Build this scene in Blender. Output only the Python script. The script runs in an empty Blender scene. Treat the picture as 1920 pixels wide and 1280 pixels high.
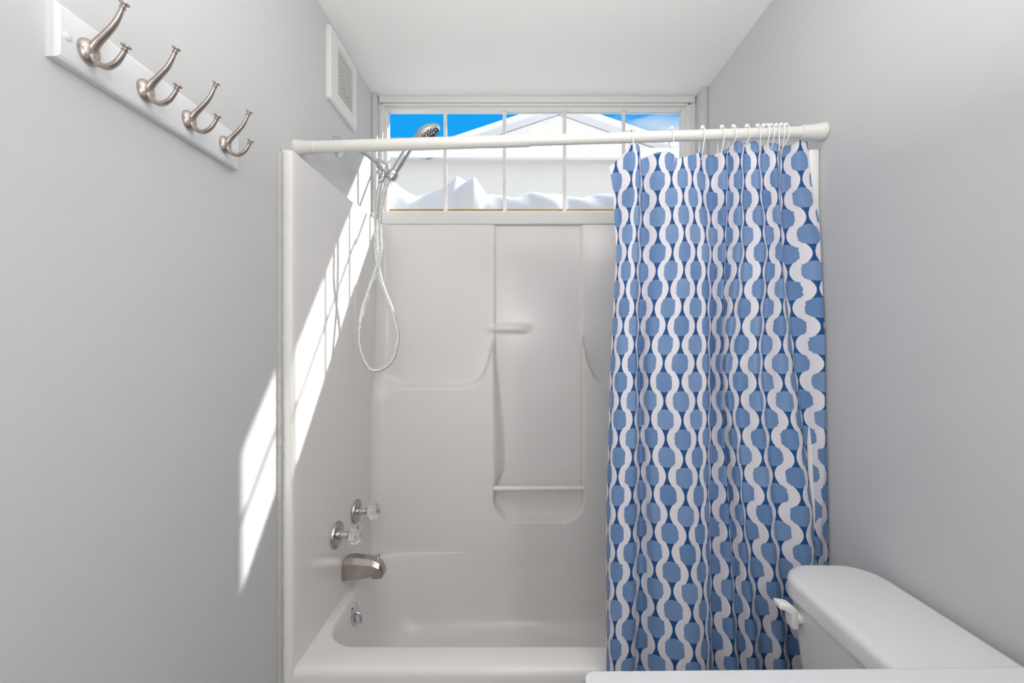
import bpy, bmesh, math, random
import numpy as np
from mathutils import Vector, Matrix

scene = bpy.context.scene
COL = scene.collection
random.seed(4)

# ------------------------------------------------------------------ camera
F = 773.0            # focal length in pixels of the 1920-wide frame
CZ = 1.30            # eye height
VX, VY = 970.0, 645.0
cam_d = bpy.data.cameras.new('camera')
cam = bpy.data.objects.new('camera', cam_d)
COL.objects.link(cam)
cam.location = (0, 0, CZ)
cam.rotation_euler = (math.pi / 2, 0, 0)
cam_d.sensor_width = 36.0
cam_d.lens = 36.0 * F / 1920
cam_d.shift_x = -(VX - 960) / 1920
cam_d.shift_y = (VY - 640) / 1920
cam_d.clip_start = 0.02
scene.camera = cam

# ------------------------------------------------------------------ view, sky, sun, lamps
vs = scene.view_settings
vs.view_transform = 'Standard'
vs.look = 'None'
vs.exposure = 0.0
vs.gamma = 1.0
vs.use_curve_mapping = False


def lin(r, g, b):
    def f(c):
        c = c / 255.0
        return c / 12.92 if c <= 0.04045 else ((c + 0.055) / 1.055) ** 2.4
    return (f(r), f(g), f(b), 1.0)


world = bpy.data.worlds.new('sky')
scene.world = world
world.use_nodes = True
wt = world.node_tree
wt.nodes.clear()


def wn(t, **k):
    n = wt.nodes.new(t)
    for a, b in k.items():
        setattr(n, a, b)
    return n


w_out = wn('ShaderNodeOutputWorld')
w_bg = wn('ShaderNodeBackground')
w_tc = wn('ShaderNodeTexCoord')
w_map = wn('ShaderNodeMapping')
w_map.inputs['Scale'].default_value = (2.2, 2.2, 15.0)
w_map.inputs['Location'].default_value = (0.25, 0.0, 0.9)
w_noise = wn('ShaderNodeTexNoise')
w_noise.inputs['Scale'].default_value = 1.0
w_noise.inputs['Detail'].default_value = 6.0
w_noise.inputs['Distortion'].default_value = 0.6
w_ramp = wn('ShaderNodeValToRGB')
w_ramp.color_ramp.elements[0].position = 0.62
w_ramp.color_ramp.elements[0].color = (0, 0, 0, 1)
w_ramp.color_ramp.elements[1].position = 0.80
w_ramp.color_ramp.elements[1].color = (1, 1, 1, 1)
w_sep = wn('ShaderNodeSeparateXYZ')
w_grad = wn('ShaderNodeValToRGB')
w_grad.color_ramp.elements[0].position = 0.30
w_grad.color_ramp.elements[0].color = lin(30, 178, 255)
w_grad.color_ramp.elements[1].position = 0.52
w_grad.color_ramp.elements[1].color = lin(4, 166, 255)
w_mix = wn('ShaderNodeMix', data_type='RGBA')
w_mix.inputs['B'].default_value = lin(236, 246, 252)
L = wt.links.new
L(w_tc.outputs['Generated'], w_map.inputs['Vector'])
L(w_tc.outputs['Generated'], w_sep.inputs['Vector'])
L(w_map.outputs['Vector'], w_noise.inputs['Vector'])
w_low = wn('ShaderNodeMath', operation='MULTIPLY_ADD')   # more cloud towards the horizon
w_low.inputs[1].default_value = -1.9
w_low.inputs[2].default_value = 0.93
w_add = wn('ShaderNodeMath', operation='ADD')
L(w_sep.outputs['Z'], w_low.inputs[0])
L(w_low.outputs[0], w_add.inputs[0])
L(w_noise.outputs['Fac'], w_add.inputs[1])
L(w_add.outputs[0], w_ramp.inputs['Fac'])
L(w_sep.outputs['Z'], w_grad.inputs['Fac'])
L(w_grad.outputs['Color'], w_mix.inputs['A'])
L(w_ramp.outputs['Color'], w_mix.inputs['Factor'])
# unseen white sky added behind the viewer to light the house, clear blue ahead
w_fill = wn('ShaderNodeMapRange')
w_fill.inputs['From Min'].default_value = 0.25
w_fill.inputs['From Max'].default_value = -0.25
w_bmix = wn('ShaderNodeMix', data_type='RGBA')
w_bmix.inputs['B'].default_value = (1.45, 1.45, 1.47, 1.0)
L(w_sep.outputs['Y'], w_fill.inputs['Value'])
L(w_fill.outputs['Result'], w_bmix.inputs['Factor'])
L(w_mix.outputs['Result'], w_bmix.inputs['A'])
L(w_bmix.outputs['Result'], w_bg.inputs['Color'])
w_bg.inputs['Strength'].default_value = 1.0
L(w_bg.outputs['Background'], w_out.inputs['Surface'])

sun_d = bpy.data.lights.new('sun', 'SUN')
sun_d.energy = 9.0
sun_d.angle = math.radians(0.8)
sun_d.color = (1.0, 0.97, 0.93)
sun = bpy.data.objects.new('sun', sun_d)
COL.objects.link(sun)
sun.rotation_euler = Vector((-1.0, -0.685, -0.930)).to_track_quat('-Z', 'Y').to_euler()


def area(name, loc, target, size, energy, color=(1, 1, 1), shape='DISK', size_y=None):
    d = bpy.data.lights.new(name, 'AREA')
    d.shape = shape
    d.size = size
    if size_y:
        d.size_y = size_y
    d.energy = energy
    d.color = color
    o = bpy.data.objects.new(name, d)
    COL.objects.link(o)
    o.location = loc
    o.rotation_euler = (Vector(target) - Vector(loc)).to_track_quat('-Z', 'Y').to_euler()
    return o


area('ceiling_fill_light', (0.1, -0.35, 2.40), (0.1, -0.3, 0.0), 0.45, 2.2, (1.0, 0.985, 0.96))  # overhead fill added to brighten the room, its source out of view
area('camera_flash_light', (0.02, -0.22, 1.52), (0.05, 2.0, 1.35), 0.36, 3.0, (1.0, 1.0, 1.0))
area('bounce_flash_light', (0.1, 0.25, 1.72), (0.1, 0.252, 2.45), 0.5, 12.6, (1.0, 1.0, 1.0))
area('side_fill_light', (0.80, -0.15, 2.05), (-0.6, 0.9, 1.0), 0.12, 7.5, (1.0, 0.985, 0.96), 'RECTANGLE', 0.6)  # fill added from the right to lift the left tub panel
area('rear_fill_light', (0.0, -1.32, 1.15), (0.0, 2.0, 1.15), 1.0, 7.5, (1.0, 1.0, 1.0), 'RECTANGLE', 2.1)  # broad fill added behind the viewer, shining in through the doorway

# ------------------------------------------------------------------ materials
def mat(name, color, rough=0.5, metal=0.0, spec=0.5, coat=0.0, bump=None, mottled=None, **extra):
    m = bpy.data.materials.new(name)
    m.use_nodes = True
    nt = m.node_tree
    b = nt.nodes['Principled BSDF']
    b.inputs['Base Color'].default_value = color
    b.inputs['Roughness'].default_value = rough
    b.inputs['Metallic'].default_value = metal
    b.inputs['Specular IOR Level'].default_value = spec
    b.inputs['Coat Weight'].default_value = coat
    for k, v in extra.items():
        b.inputs[k.replace('_', ' ')].default_value = v
    tc = nt.nodes.new('ShaderNodeTexCoord')
    if mottled:
        amount, scale = mottled
        n = nt.nodes.new('ShaderNodeTexNoise')
        n.inputs['Scale'].default_value = scale
        n.inputs['Detail'].default_value = 4
        mx = nt.nodes.new('ShaderNodeMix')
        mx.data_type = 'RGBA'
        mx.inputs['A'].default_value = color
        mx.inputs['B'].default_value = tuple(c * (1 - amount) for c in color[:3]) + (1,)
        nt.links.new(tc.outputs['Object'], n.inputs['Vector'])
        nt.links.new(n.outputs['Fac'], mx.inputs['Factor'])
        nt.links.new(mx.outputs['Result'], b.inputs['Base Color'])
    if bump:
        strength, scale = bump
        n = nt.nodes.new('ShaderNodeTexNoise')
        n.inputs['Scale'].default_value = scale
        n.inputs['Detail'].default_value = 3
        bp = nt.nodes.new('ShaderNodeBump')
        bp.inputs['Strength'].default_value = strength
        bp.inputs['Distance'].default_value = 0.002
        nt.links.new(tc.outputs['Object'], n.inputs['Vector'])
        nt.links.new(n.outputs['Fac'], bp.inputs['Height'])
        nt.links.new(bp.outputs['Normal'], b.inputs['Normal'])
    return m


M_wall = mat('grey wall paint', lin(203, 203, 203), 0.62, spec=0.25, bump=(0.08, 260), mottled=(0.02, 3))
M_ceil = mat('white ceiling paint', lin(243, 243, 241), 0.8, spec=0.2, bump=(0.05, 200), mottled=(0.01, 4))
M_trim = mat('white trim paint', lin(226, 225, 223), 0.4, spec=0.4, mottled=(0.03, 12))
M_vinyl = mat('white window vinyl', lin(228, 226, 223), 0.35, spec=0.4, mottled=(0.02, 20))
M_fiber = mat('glossy white fibreglass', lin(231, 228, 226), 0.2, spec=0.35, mottled=(0.015, 5))
M_shade_caulk = mat('shade grey caulk', lin(196, 194, 192), 0.6, mottled=(0.25, 40), bump=(0.6, 60))  # grey tone carries the shade beside the tub flange
M_rod = mat('off white enamel', lin(222, 219, 214), 0.35, mottled=(0.03, 25))
M_nickel = mat('brushed nickel', lin(188, 176, 168), 0.27, 1.0, mottled=(0.12, 30))
M_nickel_d = mat('worn brushed nickel', lin(190, 181, 173), 0.26, 1.0, mottled=(0.2, 30))
M_chrome = mat('polished chrome', lin(215, 217, 219), 0.09, 1.0, mottled=(0.05, 30))
M_hose = mat('braided white metal hose', lin(216, 218, 214), 0.3, 0.35, mottled=(0.1, 40))
M_dark = mat('dark gap', lin(70, 68, 66), 0.8, mottled=(0.2, 20))
M_grille = mat('white grille plastic', lin(222, 221, 219), 0.45, mottled=(0.02, 20))
M_board = mat('white lacquered board', lin(224, 225, 227), 0.35, spec=0.4, mottled=(0.02, 12))
M_porc = mat('white porcelain', lin(220, 219, 217), 0.12, spec=0.5, mottled=(0.01, 8))
M_plast = mat('white plastic', lin(232, 231, 229), 0.3, mottled=(0.02, 20))
M_counter = mat('white cultured marble', lin(212, 212, 213), 0.2, spec=0.4, mottled=(0.03, 9))
M_cab = mat('white cabinet paint', lin(220, 219, 217), 0.45, mottled=(0.03, 7))
M_floor = mat('grey vinyl floor', lin(176, 170, 163), 0.45, mottled=(0.18, 6))
M_acryl = mat('clear acrylic', (1.0, 0.965, 0.92, 1), 0.04, spec=0.5, mottled=None,
              Transmission_Weight=0.93, IOR=1.47)
M_snow = mat('snow', lin(230, 232, 236), 0.9, spec=0.1, mottled=(0.05, 6), bump=(0.6, 30))
M_siding_w = mat('grey painted wall', lin(204, 204, 203), 0.8, mottled=(0.03, 2))
M_wood = mat('orange stained wood', lin(222, 165, 62), 0.6, mottled=(0.5, 25))
M_ring = mat('white ring plastic', lin(236, 236, 235), 0.3, mottled=(0.03, 30))


def siding_material():
    m = mat('cream lap siding', lin(240, 237, 231), 0.8)
    nt = m.node_tree
    b = nt.nodes['Principled BSDF']
    tc = nt.nodes.new('ShaderNodeTexCoord')
    wv = nt.nodes.new('ShaderNodeTexWave')
    wv.bands_direction = 'Z'
    wv.wave_profile = 'SAW'
    wv.inputs['Scale'].default_value = 1.6
    bp = nt.nodes.new('ShaderNodeBump')
    bp.inputs['Strength'].default_value = 0.7
    bp.inputs['Distance'].default_value = 0.03
    nt.links.new(tc.outputs['Object'], wv.inputs['Vector'])
    nt.links.new(wv.outputs['Fac'], bp.inputs['Height'])
    nt.links.new(bp.outputs['Normal'], b.inputs['Normal'])
    return m


M_siding = siding_material()


def glass_material():
    m = bpy.data.materials.new('window glass')
    m.use_nodes = True
    nt = m.node_tree
    nt.nodes.clear()
    out = nt.nodes.new('ShaderNodeOutputMaterial')
    tr = nt.nodes.new('ShaderNodeBsdfTransparent')
    tr.inputs['Color'].default_value = (0.96, 0.965, 0.965, 1)
    gl = nt.nodes.new('ShaderNodeBsdfGlossy')
    gl.inputs['Roughness'].default_value = 0.02
    lw = nt.nodes.new('ShaderNodeLayerWeight')
    pw = nt.nodes.new('ShaderNodeMath')
    pw.operation = 'POWER'
    pw.inputs[1].default_value = 5.0
    ma = nt.nodes.new('ShaderNodeMath')
    ma.operation = 'MULTIPLY_ADD'
    ma.inputs[1].default_value = 0.5
    ma.inputs[2].default_value = 0.008
    nt.links.new(lw.outputs['Facing'], pw.inputs[0])
    nt.links.new(pw.outputs[0], ma.inputs[0])
    mx = nt.nodes.new('ShaderNodeMixShader')
    nt.links.new(ma.outputs[0], mx.inputs['Fac'])
    nt.links.new(tr.outputs['BSDF'], mx.inputs[1])
    nt.links.new(gl.outputs['BSDF'], mx.inputs[2])
    nt.links.new(mx.outputs['Shader'], out.inputs['Surface'])
    return m


M_glass = glass_material()


def curtain_material():
    """Wavy white ribbons round staggered blue ovals; u counts ribbon columns, v counts pattern repeats."""
    m = bpy.data.materials.new('blue ogee print fabric')
    m.use_nodes = True
    nt = m.node_tree
    b = nt.nodes['Principled BSDF']
    out = nt.nodes['Material Output']
    lk = nt.links.new

    def val(x):
        return x

    def math_(op, a, bb=None, c=None):
        n = nt.nodes.new('ShaderNodeMath')
        n.operation = op
        for i, x in enumerate((a, bb, c)):
            if x is None:
                continue
            if isinstance(x, (int, float)):
                n.inputs[i].default_value = x
            else:
                lk(x, n.inputs[i])
        return n.outputs[0]

    uv = nt.nodes.new('ShaderNodeUVMap')
    sep = nt.nodes.new('ShaderNodeSeparateXYZ')
    lk(uv.outputs['UV'], sep.inputs['Vector'])
    U, V = sep.outputs['X'], sep.outputs['Y']
    # jagged edge noise
    nz = nt.nodes.new('ShaderNodeTexNoise')
    cmb = nt.nodes.new('ShaderNodeCombineXYZ')
    lk(math_('MULTIPLY', U, 4.0), cmb.inputs['X'])
    lk(math_('MULTIPLY', V, 12.0), cmb.inputs['Y'])
    lk(cmb.outputs['Vector'], nz.inputs['Vector'])
    nz.inputs['Scale'].default_value = 1.25
    nz.inputs['Detail'].default_value = 1.0
    jag = math_('MULTIPLY', math_('SUBTRACT', nz.outputs['Fac'], 0.5), 0.75)
    # nearest column, its parity
    k = math_('FLOOR', math_('ADD', U, 0.5))
    par = math_('FLOORED_MODULO', k, 2.0)
    vv = math_('ADD', V, math_('MULTIPLY', par, 0.5))
    row = math_('FLOOR', math_('ADD', vv, 0.5))
    dv = math_('SUBTRACT', vv, row)
    du = math_('SUBTRACT', U, k)
    # oval: superellipse
    ex = math_('POWER', math_('ABSOLUTE', math_('DIVIDE', du, 0.525)), 2.3)
    ey = math_('POWER', math_('ABSOLUTE', math_('DIVIDE', dv, 0.272)), 2.5)
    rad = math_('ADD', math_('ADD', ex, ey), math_('MULTIPLY', jag, math_('MULTIPLY', ex, 1.6)))
    oval = math_('LESS_THAN', rad, 1.0)
    # ribbon between column j and j+1
    j = math_('FLOOR', U)
    pj = math_('FLOORED_MODULO', j, 2.0)
    sgn = math_('SUBTRACT', 1.0, math_('MULTIPLY', pj, 2.0))
    wav = math_('COSINE', math_('MULTIPLY', V, 2 * math.pi))
    cen = math_('ADD', math_('ADD', j, 0.5), math_('MULTIPLY', math_('MULTIPLY', sgn, wav), 0.195))
    dist = math_('ABSOLUTE', math_('SUBTRACT', U, cen))
    rib = math_('LESS_THAN', dist, 0.238)
    # the ovals' cell tint
    wnz = nt.nodes.new('ShaderNodeTexWhiteNoise')
    wnz.noise_dimensions = '2D'
    c2 = nt.nodes.new('ShaderNodeCombineXYZ')
    lk(k, c2.inputs['X'])
    lk(row, c2.inputs['Y'])
    lk(c2.outputs['Vector'], wnz.inputs['Vector'])
    wc = nt.nodes.new('ShaderNodeTexNoise')
    wc.inputs['Scale'].default_value = 1.6
    wc.inputs['Detail'].default_value = 5
    lk(uv.outputs['UV'], wc.inputs['Vector'])
    tint = math_('ADD', math_('MULTIPLY', wnz.outputs['Value'], 0.55), math_('MULTIPLY', wc.outputs['Fac'], 0.45))
    mo = nt.nodes.new('ShaderNodeMix')
    mo.data_type = 'RGBA'
    mo.inputs['A'].default_value = lin(98, 135, 184)
    mo.inputs['B'].default_value = lin(138, 165, 204)
    lk(tint, mo.inputs['Factor'])
    m1 = nt.nodes.new('ShaderNodeMix')
    m1.data_type = 'RGBA'
    m1.inputs['A'].default_value = lin(36, 84, 140)
    m1.inputs['B'].default_value = lin(236, 232, 238)
    lk(rib, m1.inputs['Factor'])
    m2 = nt.nodes.new('ShaderNodeMix')
    m2.data_type = 'RGBA'
    lk(oval, m2.inputs['Factor'])
    lk(m1.outputs['Result'], m2.inputs['A'])
    lk(mo.outputs['Result'], m2.inputs['B'])
    col = m2.outputs['Result']
    lk(col, b.inputs['Base Color'])
    b.inputs['Roughness'].default_value = 0.55
    b.inputs['Specular IOR Level'].default_value = 0.25
    tl = nt.nodes.new('ShaderNodeBsdfTranslucent')
    lk(col, tl.inputs['Color'])
    mx = nt.nodes.new('ShaderNodeMixShader')
    mx.inputs['Fac'].default_value = 0.18
    lk(b.outputs['BSDF'], mx.inputs[1])
    lk(tl.outputs['BSDF'], mx.inputs[2])
    lk(mx.outputs['Shader'], out.inputs['Surface'])
    return m


M_curtain = curtain_material()

# ------------------------------------------------------------------ mesh helpers
class MB:
    def __init__(self):
        self.v, self.f = [], []

    def add(self, verts, faces):
        o = len(self.v)
        self.v += [tuple(p) for p in verts]
        self.f += [tuple(i + o for i in f) for f in faces]
        return self

    def box(self, x0, x1, y0, y1, z0, z1, bevel=0.0, seg=2):
        bm = bmesh.new()
        bmesh.ops.create_cube(bm, size=1.0)
        for v in bm.verts:
            v.co = Vector(((x0 + x1) / 2 + v.co.x * (x1 - x0), (y0 + y1) / 2 + v.co.y * (y1 - y0), (z0 + z1) / 2 + v.co.z * (z1 - z0)))
        if bevel:
            bmesh.ops.bevel(bm, geom=list(bm.edges), offset=bevel, segments=seg, profile=0.5, affect='EDGES')
        return self.bm(bm)

    def bm(self, bm, mtx=None):
        if mtx is not None:
            bm.transform(mtx)
        bm.verts.index_update()
        self.add([v.co[:] for v in bm.verts], [[v.index for v in f.verts] for f in bm.faces])
        bm.free()
        return self

    def rings(self, loops, cap0=False, cap1=False, closed=True):
        n = len(loops[0])
        vs, fs = [], []
        for lp in loops:
            vs += [tuple(p) for p in lp]
        for i in range(len(loops) - 1):
            for j in range(n if closed else n - 1):
                a, b = i * n + j, i * n + (j + 1) % n
                fs.append((a, b, b + n, a + n))
        if cap0:
            fs.append(tuple(reversed(range(n))))
        if cap1:
            fs.append(tuple(range((len(loops) - 1) * n, len(loops) * n)))
        return self.add(vs, fs)

    def lathe(self, prof, origin=(0, 0, 0), axis=(0, 0, 1), n=32, cap0=True, cap1=True):
        q = Vector((0, 0, 1)).rotation_difference(Vector(axis).normalized())
        o = Vector(origin)
        loops = []
        for r, h in prof:
            loops.append([o + q @ Vector((r * math.cos(2 * math.pi * i / n), r * math.sin(2 * math.pi * i / n), h)) for i in range(n)])
        return self.rings(loops, cap0, cap1)

    def tube(self, pts, radii, n=12, squash=None, cap=True):
        """radii: number, list, or list of (a, b) half axes; squash frames follow by parallel transport from the x-y normal."""
        pts = [Vector(p) for p in pts]
        if isinstance(radii, (int, float)):
            radii = [radii] * len(pts)
        t0 = (pts[1] - pts[0]).normalized()
        ref = Vector(squash) if squash else (Vector((0, 1, 0)) if abs(t0.y) < 0.9 else Vector((1, 0, 0)))
        nrm = (ref - t0 * ref.dot(t0)).normalized()
        loops = []
        prev = t0
        for i, p in enumerate(pts):
            a = pts[max(i - 1, 0)]
            b = pts[min(i + 1, len(pts) - 1)]
            t = (b - a).normalized()
            nrm = prev.rotation_difference(t) @ nrm
            nrm = (nrm - t * nrm.dot(t)).normalized()
            bn = t.cross(nrm)
            prev = t
            r = radii[i]
            ra, rb = r if isinstance(r, tuple) else (r, r)
            loops.append([p + nrm * (ra * math.cos(2 * math.pi * k / n)) + bn * (rb * math.sin(2 * math.pi * k / n)) for k in range(n)])
        return self.rings(loops, cap, cap)

    def prism(self, poly, axis, a, b, bevel=0.0):
        """poly in the plane normal to axis ('x': (y,z), 'y': (x,z), 'z': (x,y)), from a to b."""
        def mk(p, t):
            return {'x': (t, p[0], p[1]), 'y': (p[0], t, p[1]), 'z': (p[0], p[1], t)}[axis]
        bm = bmesh.new()
        lo = [bm.verts.new(mk(p, a)) for p in poly]
        hi = [bm.verts.new(mk(p, b)) for p in poly]
        bm.faces.new(lo)
        bm.faces.new(list(reversed(hi)))
        n = len(poly)
        for i in range(n):
            bm.faces.new((lo[i], hi[i], hi[(i + 1) % n], lo[(i + 1) % n]))
        bmesh.ops.recalc_face_normals(bm, faces=list(bm.faces))
        if bevel:
            bmesh.ops.bevel(bm, geom=list(bm.edges), offset=bevel, segments=3, profile=0.5, affect='EDGES')
        return self.bm(bm)

    def build(self, name, material, parent=None, smooth=40, origin=None):
        me = bpy.data.meshes.new(name)
        o = Vector(origin) if origin is not None else Vector((0, 0, 0))
        par = Vector(parent.get('_at', (0, 0, 0))) if parent else Vector((0, 0, 0))
        shift = par if parent else o
        me.from_pydata([(v[0] - shift.x, v[1] - shift.y, v[2] - shift.z) for v in self.v], [], self.f)
        bm = bmesh.new()
        bm.from_mesh(me)
        bmesh.ops.recalc_face_normals(bm, faces=list(bm.faces))
        bm.to_mesh(me)
        bm.free()
        me.materials.append(material)
        ob = bpy.data.objects.new(name, me)
        COL.objects.link(ob)
        if parent:
            ob.parent = parent
            ob['_at'] = tuple(par)
        else:
            ob.location = o
            ob['_at'] = tuple(o)
        if smooth:
            me.polygons.foreach_set('use_smooth', [True] * len(me.polygons))
            me.set_sharp_from_angle(angle=math.radians(smooth))
        me.update()
        return ob


def tag(o, label, cat, group=None):
    o['label'] = label
    o['category'] = cat
    if group:
        o['group'] = group
    return o


def thing(name, label, cat, loc, group=None):
    o = bpy.data.objects.new(name, None)
    o.empty_display_size = 0.05
    COL.objects.link(o)
    o.location = loc
    o['_at'] = tuple(loc)
    return tag(o, label, cat, group)


def struct(o):
    o['kind'] = 'structure'
    return o


def spline(pts, n):
    """Catmull-Rom through points, n samples per span."""
    P = [Vector(p) for p in pts]
    P = [P[0] * 2 - P[1]] + P + [P[-1] * 2 - P[-2]]
    out = []
    for i in range(1, len(P) - 2):
        for k in range(n):
            t = k / n
            a, b, c, d = P[i - 1], P[i], P[i + 1], P[i + 2]
            out.append(0.5 * ((2 * b) + (c - a) * t + (2 * a - 5 * b + 4 * c - d) * t * t + (3 * b - a - 3 * c + d) * t ** 3))
    out.append(P[-2])
    return out


def at(px, py, depth):
    return Vector(((px - VX) * depth / F, depth, CZ + (VY - py) * depth / F))


def sst(a, b, x):
    t = np.clip((x - a) / (b - a), 0, 1)
    return t * t * (3 - 2 * t)


def rrect(x0, x1, y0, y1, r, z, n=8):
    pts = []
    for cx, cy, a0 in ((x1 - r, y1 - r, 0), (x0 + r, y1 - r, 90), (x0 + r, y0 + r, 180), (x1 - r, y0 + r, 270)):
        for i in range(n + 1):
            a = math.radians(a0 + 90 * i / n)
            pts.append(Vector((cx + r * math.cos(a), cy + r * math.sin(a), z)))
    return pts


# ------------------------------------------------------------------ room shell
XL, XR, YB, YF, ZC = -0.665, 0.850, 1.916, -1.15, 2.447
struct(MB().box(XL - 0.6, XR + 0.6, YF - 0.1, YB + 0.12, -0.1, 0.0).build('floor', M_floor))
struct(MB().box(XL - 0.1, XR + 0.1, YF - 0.1, YB + 0.05, ZC, ZC + 0.10).build('ceiling', M_ceil))
struct(MB().box(XL - 0.1, XL, YF - 0.1, YB + 0.12, 0, ZC).build('wall_left', M_wall))
struct(MB().box(XR, XR + 0.1, YF - 0.1, YB + 0.12, 0, ZC).build('wall_right', M_wall))
wf = MB().box(XL, -0.52, YF - 0.1, YF, 0, ZC).box(0.52, XR, YF - 0.1, YF, 0, ZC).box(-0.52, 0.52, YF - 0.1, YF, 2.22, ZC)  # doorway cut in the unseen wall to let the added rear fill through
struct(wf.build('wall_front', M_wall))
struct(MB().box(-1.2, 1.4, YF - 0.40, YF - 0.36, 0, ZC).build('wall_hallway', M_wall))
# back wall with the window opening
WX0, WX1, WZ0, WZ1 = -0.634, 0.806, 1.895, 2.418
wb = MB()
wb.box(XL, XR, YB, YB + 0.055, 0, WZ0)
wb.box(XL, XR, YB, YB + 0.055, WZ1, ZC)
wb.box(XL, WX0, YB, YB + 0.055, WZ0, WZ1)
wb.box(WX1, XR, YB, YB + 0.055, WZ0, WZ1)
struct(wb.build('wall_back', M_trim))
struct(MB().box(XL, -0.643, 1.882, YB, 1.90, ZC, 0.003).build('trim_1', M_wall))
struct(MB().box(0.826, XR, 1.838, YB, 1.84, ZC, 0.003).build('trim_2', M_wall))
struct(MB().box(WX0 - 0.006, WX1 + 0.016, YB - 0.012, YB, 2.418, ZC, 0.003).build('trim_3', M_trim))
# sill board with a rounded left end
sl = MB()
sill_poly = [(-0.664 + 0.0, 1.874), (0.846, 1.872), (0.846, YB), (-0.664, YB)]
sl.prism(sill_poly, 'z', 1.8455, 1.902, 0.005)
struct(sl.build('trim_4', M_trim))

# window: frame, muntins, panes
win = bpy.data.objects.new('window_1', None)
COL.objects.link(win)
win['kind'] = 'structure'
GX0, GX1, GZ0, GZ1 = -0.607, 0.771, 1.924, 2.396
GY = 1.95
fr = MB()
for (x0, x1, z0, z1) in ((WX0, GX0, WZ0, WZ1), (GX1, WX1, WZ0, WZ1), (GX0, GX1, WZ0, GZ0), (GX0, GX1, GZ1, WZ1)):
    fr.box(x0, x1, 1.928, 1.968, z0, z1, 0.003)
for (x0, x1, z0, z1) in ((WX0, WX0 + 0.011, WZ0, WZ1), (WX1 - 0.018, WX1, WZ0, WZ1), (WX0, WX1, WZ1 - 0.010, WZ1), (WX0, WX1, WZ0, WZ0 + 0.008)):
    fr.box(x0, x1, 1.912, 1.932, z0, z1, 0.003)
fr.build('window_frame', M_vinyl, win)
mu = MB()
MUX = [(p - VX) * 1.945 / F for p in (835, 946, 1058.5, 1169)]
ZM = CZ + (VY - 303) * 1.945 / F
for x in MUX:
    mu.box(x - 0.0085, x + 0.0085, 1.940, 1.947, GZ0, GZ1, 0.002)
mu.box(GX0, GX1, 1.9405, 1.9465, ZM - 0.008, ZM + 0.008, 0.002)
mu.build('muntin_grid', M_vinyl, win)
xs = [GX0] + MUX + [GX1]
for i in range(5):
    for (z0, z1) in ((GZ0, ZM), (ZM, GZ1)):
        MB().box(xs[i], xs[i + 1], GY, GY + 0.004, z0, z1).build('pane', M_glass, win, smooth=0)
tr = MB().box(GX0, GX1, 1.957, 1.985, GZ0, GZ0 + 0.0180, 0.002).build('wood_strip', M_wood, win)
tr['label'] = 'orange stained wood strip along the bottom of the glass'

# exterior eave over the window
struct(MB().box(XL - 0.5, XR + 1.5, YB + 0.05, YB + 0.20, 2.556, 2.70).build('trim_5', M_trim))

# ------------------------------------------------------------------ tub and surround (one moulded unit)
ZR = CZ - 0.918       # tub rim height
ZS = 1.845            # top of the surround
SXL, SXR, SYB, SYF = -0.632, 0.817, 1.880, 1.156
unit = thing('bathtub_shower_unit', 'glossy white one-piece bathtub and shower surround under the window', 'bathtub', (0.1, 1.5, 0))

# plan path of the surround, front left flange round to the front right flange
path = [(XL, SYF + 0.02), (XL, SYF + 0.006), (XL + 0.002, SYF + 0.001), (XL + 0.006, SYF), (XL + 0.014, SYF), (SXL - 0.008, SYF), (SXL - 0.003, SYF + 0.002), (SXL, SYF + 0.008)]
R = 0.055
path += [(SXL, y) for y in np.arange(SYF + 0.03, 1.58, 0.03)]
path += [(SXL, y) for y in np.arange(1.58, 1.63, 0.004)]
path += [(SXL, y) for y in np.arange(1.64, SYB - R, 0.02)]
path += [(SXL + R - R * math.cos(a), SYB - R + R * math.sin(a)) for a in np.linspace(0, math.pi / 2, 12)]
path += [(x, SYB) for x in np.arange(SXL + R + 0.004, SXR - R, 0.004)]
path += [(SXR - R + R * math.sin(a), SYB - R + R * math.cos(a)) for a in np.linspace(0, math.pi / 2, 12)]
path += [(SXR, y) for y in np.arange(SYB - R - 0.03, SYF + 0.02, -0.04)]
path += [(SXR, SYF + 0.008), (SXR + 0.003, SYF + 0.002), (SXR + 0.008, SYF), (XR - 0.006, SYF), (XR - 0.001, SYF + 0.003), (XR, SYF + 0.02)]
PX = np.array([p[0] for p in path])
PY = np.array([p[1] for p in path])
zz = np.concatenate([np.arange(ZR - 0.08, ZR + 0.10, 0.01), np.arange(ZR + 0.10, ZS - 0.006, 0.005), [ZS - 0.006, ZS - 0.002, ZS]])
XX, ZZ = np.meshgrid(PX, zz)
YY = np.tile(PY, (len(zz), 1))
zr = ZZ - CZ          # height relative to the eye, as measured
XO = XX.copy()
# recess in the middle: rounded box, open at the top
xl = -0.1085 + 0.012 * (1 - sst(-0.65, 0.0, zr))
x1_, x0_ = 0.297, -0.108
cx, hx = (x0_ + x1_) / 2, (x1_ - x0_) / 2
zb = -0.792
r = 0.105
qx = np.abs(XX - cx) - (hx - r)
qz = (zb + r) - zr
sd = np.where(qz > 0, np.hypot(np.maximum(qx, 0), qz) - r + np.minimum(np.maximum(qx, -9), 0) * 0, qx - r)
sd = np.where((qz > 0) & (qx <= 0), qz - r, sd)
wl = 0.010 + np.where(XX < cx, 0.045 * (1 - sst(-0.5, 0.02, zr)), 0.0) * sst(-0.69, -0.55, zr)
rec = 1 - sst(-1.0, 0.0, sd / wl)           # 1 inside, 0 outside
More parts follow.
